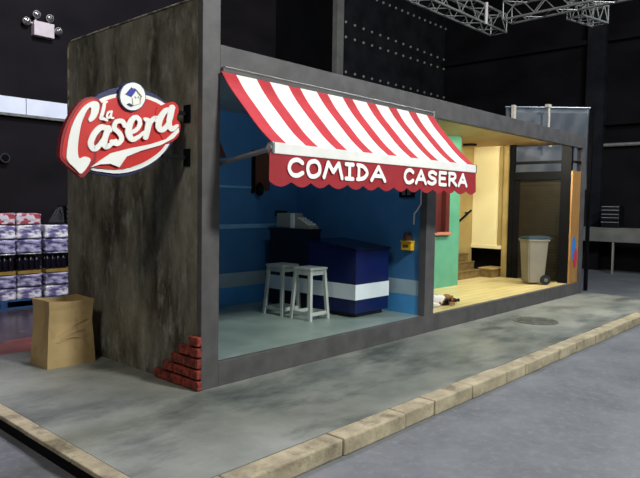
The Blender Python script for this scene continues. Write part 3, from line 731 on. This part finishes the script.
for s_ in (-1, 1):
    bm = new(); c = Vector((4.52, .345+s_*.055, .31))
    bmesh.ops.create_uvsphere(bm, u_segments=10, v_segments=8, radius=1, matrix=Matrix.Translation(c) @ Matrix.Diagonal((.03, .014, .045, 1)))
    obj('ear', bm, M['dogt'], t, smooth=True)
    bm = new(); bmesh.ops.create_uvsphere(bm, u_segments=8, v_segments=6, radius=.009, matrix=Matrix.Translation((4.575, .325+s_*.036, .30))); obj('eye', bm, M['dogb'], t, smooth=True)
bm = new(); bmesh.ops.create_uvsphere(bm, u_segments=10, v_segments=8, radius=.024, matrix=Matrix.Translation((4.685, .287, .268))); obj('nose', bm, M['dogb'], t, smooth=True)
bm = new(); bmesh.ops.create_uvsphere(bm, u_segments=12, v_segments=8, radius=1, matrix=Matrix.Translation((4.49, .36, .325)) @ Matrix.Diagonal((.085, .062, .040, 1))); obj('tan_head_patch', bm, M['dogt'], t, smooth=True)

t.location = t.location + Vector((-.03, -.06, 0))
# ================================================================ EMERGENCY LIGHT
p = atY(4, 158, 6.95)
t = thing('wall_speaker', 'small round black speaker on the black back wall at far left', 'speaker', (p.x, 6.98, p.z))
mx_ = Vector((0, -1, 0)).to_track_quat('Z', 'Y').to_matrix()
obj('shell', lathe(new(), [(.04, -.06), (.075, -.02), (.08, .04)], (p.x, 6.94, p.z), 20, mx_), M['rubber'], t)
obj('grille', lathe(new(), [(.065, .04), (.05, .05)], (p.x, 6.94, p.z), 20, mx_), M['screen'], t)
t = thing('emergency_light', 'pale emergency light box with four round lamps high on the black wall', 'light', (1.78, 6.98, 4.5))
bx = obj('housing', box(new(), 1.575, 1.93, 6.86, 7.0, 4.45, 4.70, .01), M['lbox'], t)
for cx_, cz in ((1.455, 4.66), (1.63, 4.81), (1.86, 4.79), (2.01, 4.60)):
    ld = Vector((0.0, -1, -.25)).normalized(); mtx = ld.to_track_quat('Z', 'Y').to_matrix()
    h = obj('lamp_head', lathe(new(), [(.03, -.07), (.055, -.04), (.068, 0)], (cx_, 6.88, cz), 20, mtx), M['lbox'], t, smooth=True)
    obj('lens', lathe(new(), [(.062, .001), (.045, .02), (.015, .028)], (cx_, 6.88, cz), 20, mtx), M['bulb'], h)
    obj('lamp_arm', tube(new(), (cx_, 6.93, cz), (min(max(cx_, 1.6), 1.91), 6.93, min(cz, 4.68)), .012), M['lbox'], h)

# ================================================================ PALLET STACKS (left background)
PZ = G+.006
def pallet(x0, y0, label):
    t = thing('pallet', label, 'pallet', (x0+.6, y0+.4, PZ))
    for i in range(6): obj('deck_board', box(new(), x0, x0+1.2, y0+.01+i*.134, y0+.11+i*.134, PZ+.118, PZ+.14), M['palblue'], t)
    for x in (x0+.05, x0+.6, x0+1.15):
        for y in (y0+.06, y0+.4, y0+.74): obj('block', box(new(), x-.05, x+.05, y-.05, y+.05, PZ+.022, PZ+.118), M['palblue'], t)
    for y in (y0+.06, y0+.4, y0+.74): obj('base_board', box(new(), x0, x0+1.2, y-.05, y+.05, PZ, PZ+.022), M['palblue'], t)
PX = (.0, 1.24)
wh = ['left pallet', 'right pallet']
for x, wtxt in zip(PX, wh): pallet(x, 5.75, 'blue wooden '+wtxt+' under the shrink-wrapped bottle packs')
def bottle_bm(h):
    return lathe(new(), [(.040, 0), (.044, .01), (.044, h*.55), (.036, h*.68), (.016, h*.86), (.016, h*.97), (.019, h*.97), (.019, h)], (0, 0, 0), 10)
me_b = {}
for h in (.26,):
    o = obj('bottle', bottle_bm(h), M['bottle'], smooth=True); me_b[h] = o.data; bpy.data.objects.remove(o)
def film_mesh(wd, dp, h, seed):
    rnd = random.Random(seed); bm = new(); nx, nz, ny = 14, 8, 8
    r = bmesh.ops.create_cube(bm, size=1, matrix=Matrix.Translation((0, 0, h/2)) @ Matrix.Diagonal((wd, dp, h, 1)))
    bmesh.ops.subdivide_edges(bm, edges=bm.edges[:], cuts=7, use_grid_fill=True)
    for v in bm.verts:
        k = .012*math.sin(v.co.x*60)*(1 if abs(v.co.y) > dp/2-.001 else 0)
        s = Vector((rnd.uniform(-.008, .008), rnd.uniform(-.008, .008)-k, rnd.uniform(-.010, .004) if v.co.z > .01 else 0)); v.co += s
    return bm
films = {}
def pack(x, y, z, wd, dp, h, kind, label, group):
    key = (round(wd, 3), round(h, 3), kind)
    t = thing('bottle_pack', label, 'bottle pack', (x, y, z), 0, group)
    if key not in films:
        o = obj('shrink_film', film_mesh(wd, dp, h, len(films)), M[{'v': 'film2', 'w': 'film', 'b': 'film2', 'r': 'redbox'}[kind]], smooth=True); films[key] = o.data; bpy.data.objects.remove(o)
    if kind == 'b':      # open fronted row : carton tray, bottles, film on top
        obj('tray', box(new(), -wd/2+.005, wd/2-.005, -dp/2, dp/2, 0, .05), M['carton'], t, True)
        for i in range(4):
            for j in range(2):
                o = bpy.data.objects.new('bottle', me_b[.26]); COL.objects.link(o); o.parent = t
                o.location = (-wd/2+.055+i*(wd-.11)/3, -dp/2+.055+j*.11, .05)
        obj('cap_film', box(new(), -wd/2+.005, wd/2-.005, -dp/2+.2, dp/2, .05, h, .01), M['film2'], t, True)
        obj('cap_sheet', box(new(), -wd/2+.005, wd/2-.005, -dp/2, dp/2, h, h+.012, .004), M['film'], t, True)
    else:
        o = bpy.data.objects.new('shrink_film', films[key]); COL.objects.link(o); o.parent = t
layers = [('w', .18), ('v', .19), ('b', .31), ('v', .21), ('w', .21), ('w', .17)]
lname = {0: 'bottom layer', 1: 'second layer', 2: 'third layer with dark bottles', 3: 'fourth layer', 4: 'fifth layer', 5: 'top layer'}
for pi, x0 in enumerate(PX):
    z = PZ+.142
    for li, (kind, h) in enumerate(layers):
        if pi == 0 and li == 5: kind = 'r'
        for c in range(3):
            if pi == 1 and li == 5: continue
            cn = ('left', 'middle', 'right')[c]
            pack(x0+.2+c*.4, 6.0, z, .374, .46, h, kind,
                 'shrink-wrapped bottle pack, %s, %s column of the %s' % (lname[li], cn, wh[pi]), 'shrink-wrapped bottle packs')
        z += h+.014+(.008 if kind == 'b' else 0)
TOPZ = z
# black crates on top of the packs
zc = TOPZ-.17-.014+.002
for i, (x, dz) in enumerate(((1.80, 0), (1.80, .15))):
    t = thing('plastic_crate', ('lower', 'upper')[i]+' black plastic crate with pale rims on top of the wrapped packs', 'crate', (x, 6.0, zc+dz+.002), 0, 'black crates on the packs')
    obj('body', box(new(), -.17, .17, -.18, .18, 0, .145, .006), M['crate'], t, True)
    for z in (.04, .115): obj('rim', box(new(), -.165, .165, -.186, -.18, z, z+.014), M['cratew'], t, True)
t = thing('equipment_bag', 'black soft bag lying on the wrapped packs beside the crates', 'bag', (1.56, 6.0, zc))
bm = new(); hexa(bm, [(1.33, 5.84, zc+.004), (1.615, 5.84, zc+.004), (1.615, 6.15, zc+.004), (1.33, 6.15, zc+.004)], [(1.50, 5.90, zc+.24), (1.61, 5.90, zc+.29), (1.61, 6.1, zc+.29), (1.50, 6.1, zc+.24)])
bmesh.ops.bevel(bm, geom=bm.edges[:], offset=.02, segments=3, affect='EDGES'); obj('body', bm, M['rubber'], t)
obj('strap', path(new(), [(1.55, 5.89, zc+.24), (1.55, 5.83, zc+.18), (1.55, 5.82, zc+.08)], .012), M['rubber'], t)

# ================================================================ RIGHT BACKGROUND : bench rail and crates
t = thing('grey_bench', 'long low grey bench along the black wall at far right', 'bench', (14.3, 0, G))
obj('bench_board', box(new(), 14.1, 14.16, -3.2, 2.4, .72, 1.05, .01), M['rail'], t)
obj('bench_top', box(new(), 14.1, 14.7, -3.2, 2.4, 1.05, 1.09, .01), M['rail'], t)
for y in (-3.0, -1.1, 1.1, 2.3): obj('leg', box(new(), 14.12, 14.18, y-.02, y+.02, G, .72), M['reg'] if y == 1.1 else M['rail'], t)
for i in range(3):
    z = 1.092+i*.2
    t = thing('plastic_crate', ('lowest', 'middle', 'topmost')[i]+' black crate in the stack on the grey bench', 'crate', (14.4, 1.22, z), 0, 'black crates on the bench')
    obj('body', box(new(), -.22, .22, -.22, .22, 0, .19, .008), M['crate'], t, True)
    for q in (.14,) if i == 0 else (.06, .15): obj('rim', box(new(), -.228, -.22, -.22, .22, q, q+.014), M['cratew'], t, True)
bm = new(); bmesh.ops.create_uvsphere(bm, u_segments=12, v_segments=8, radius=.055, matrix=Matrix.Translation((14.2, .12, 1.14))); 
solo('black_ball_knob', bm, M['rubber'], 'small round black object on the edge of the grey bench', 'knob')

# ================================================================ TRUSSES
def truss(a, b, s, label, n):
    a = Vector(a); b = Vector(b); t = thing('lighting_truss', label, 'truss', a)
    d = (b-a).normalized(); side = d.cross(Vector((0, 0, 1))).normalized()*s/2; up = Vector((0, 0, s/2))
    cor = [side+up, -side+up, -side-up, side-up]
    for c in cor: obj('chord', tube(new(), a+c, b+c, .024, n=8), M['silver'], t)
    bm = new()
    for i in range(n):
        p = a.lerp(b, i/n); q = a.lerp(b, (i+1)/n)
        for k in range(4):
            c0, c1 = cor[k], cor[(k+1) % 4]
            if i % 2: c0, c1 = c1, c0
            tube(bm, p+c0, q+c1, .011, n=6)
            if i == 0: tube(bm, p+cor[k], p+cor[(k+1) % 4], .014, n=6)
            if i == n-1: tube(bm, q+cor[k], q+cor[(k+1) % 4], .014, n=6)
    obj('lacing', bm, M['silver'], t)
    return t
tr = truss((4.2, 2.55, 5.66), (10.0, 2.45, 5.66), .38, 'long silver lighting truss hanging above the booth, its end in view', 18)
truss((9.5, 2.0, 5.74), (9.3, -3.0, 5.74), .38, 'silver lighting truss crossing toward the right at the top', 14)
truss((9.72, .66, 5.62), (10.6, .45, 5.62), .34, 'short silver truss section ending at upper right', 6)
p = at_depth(486, 3, 12.3); q = at_depth(486, 24, 12.3)
obj('hanger_pole', tube(new(), q, (q.x, q.y, p.z), .03), M['lbox'], tr)['label'] = 'pale upright hanger pole'
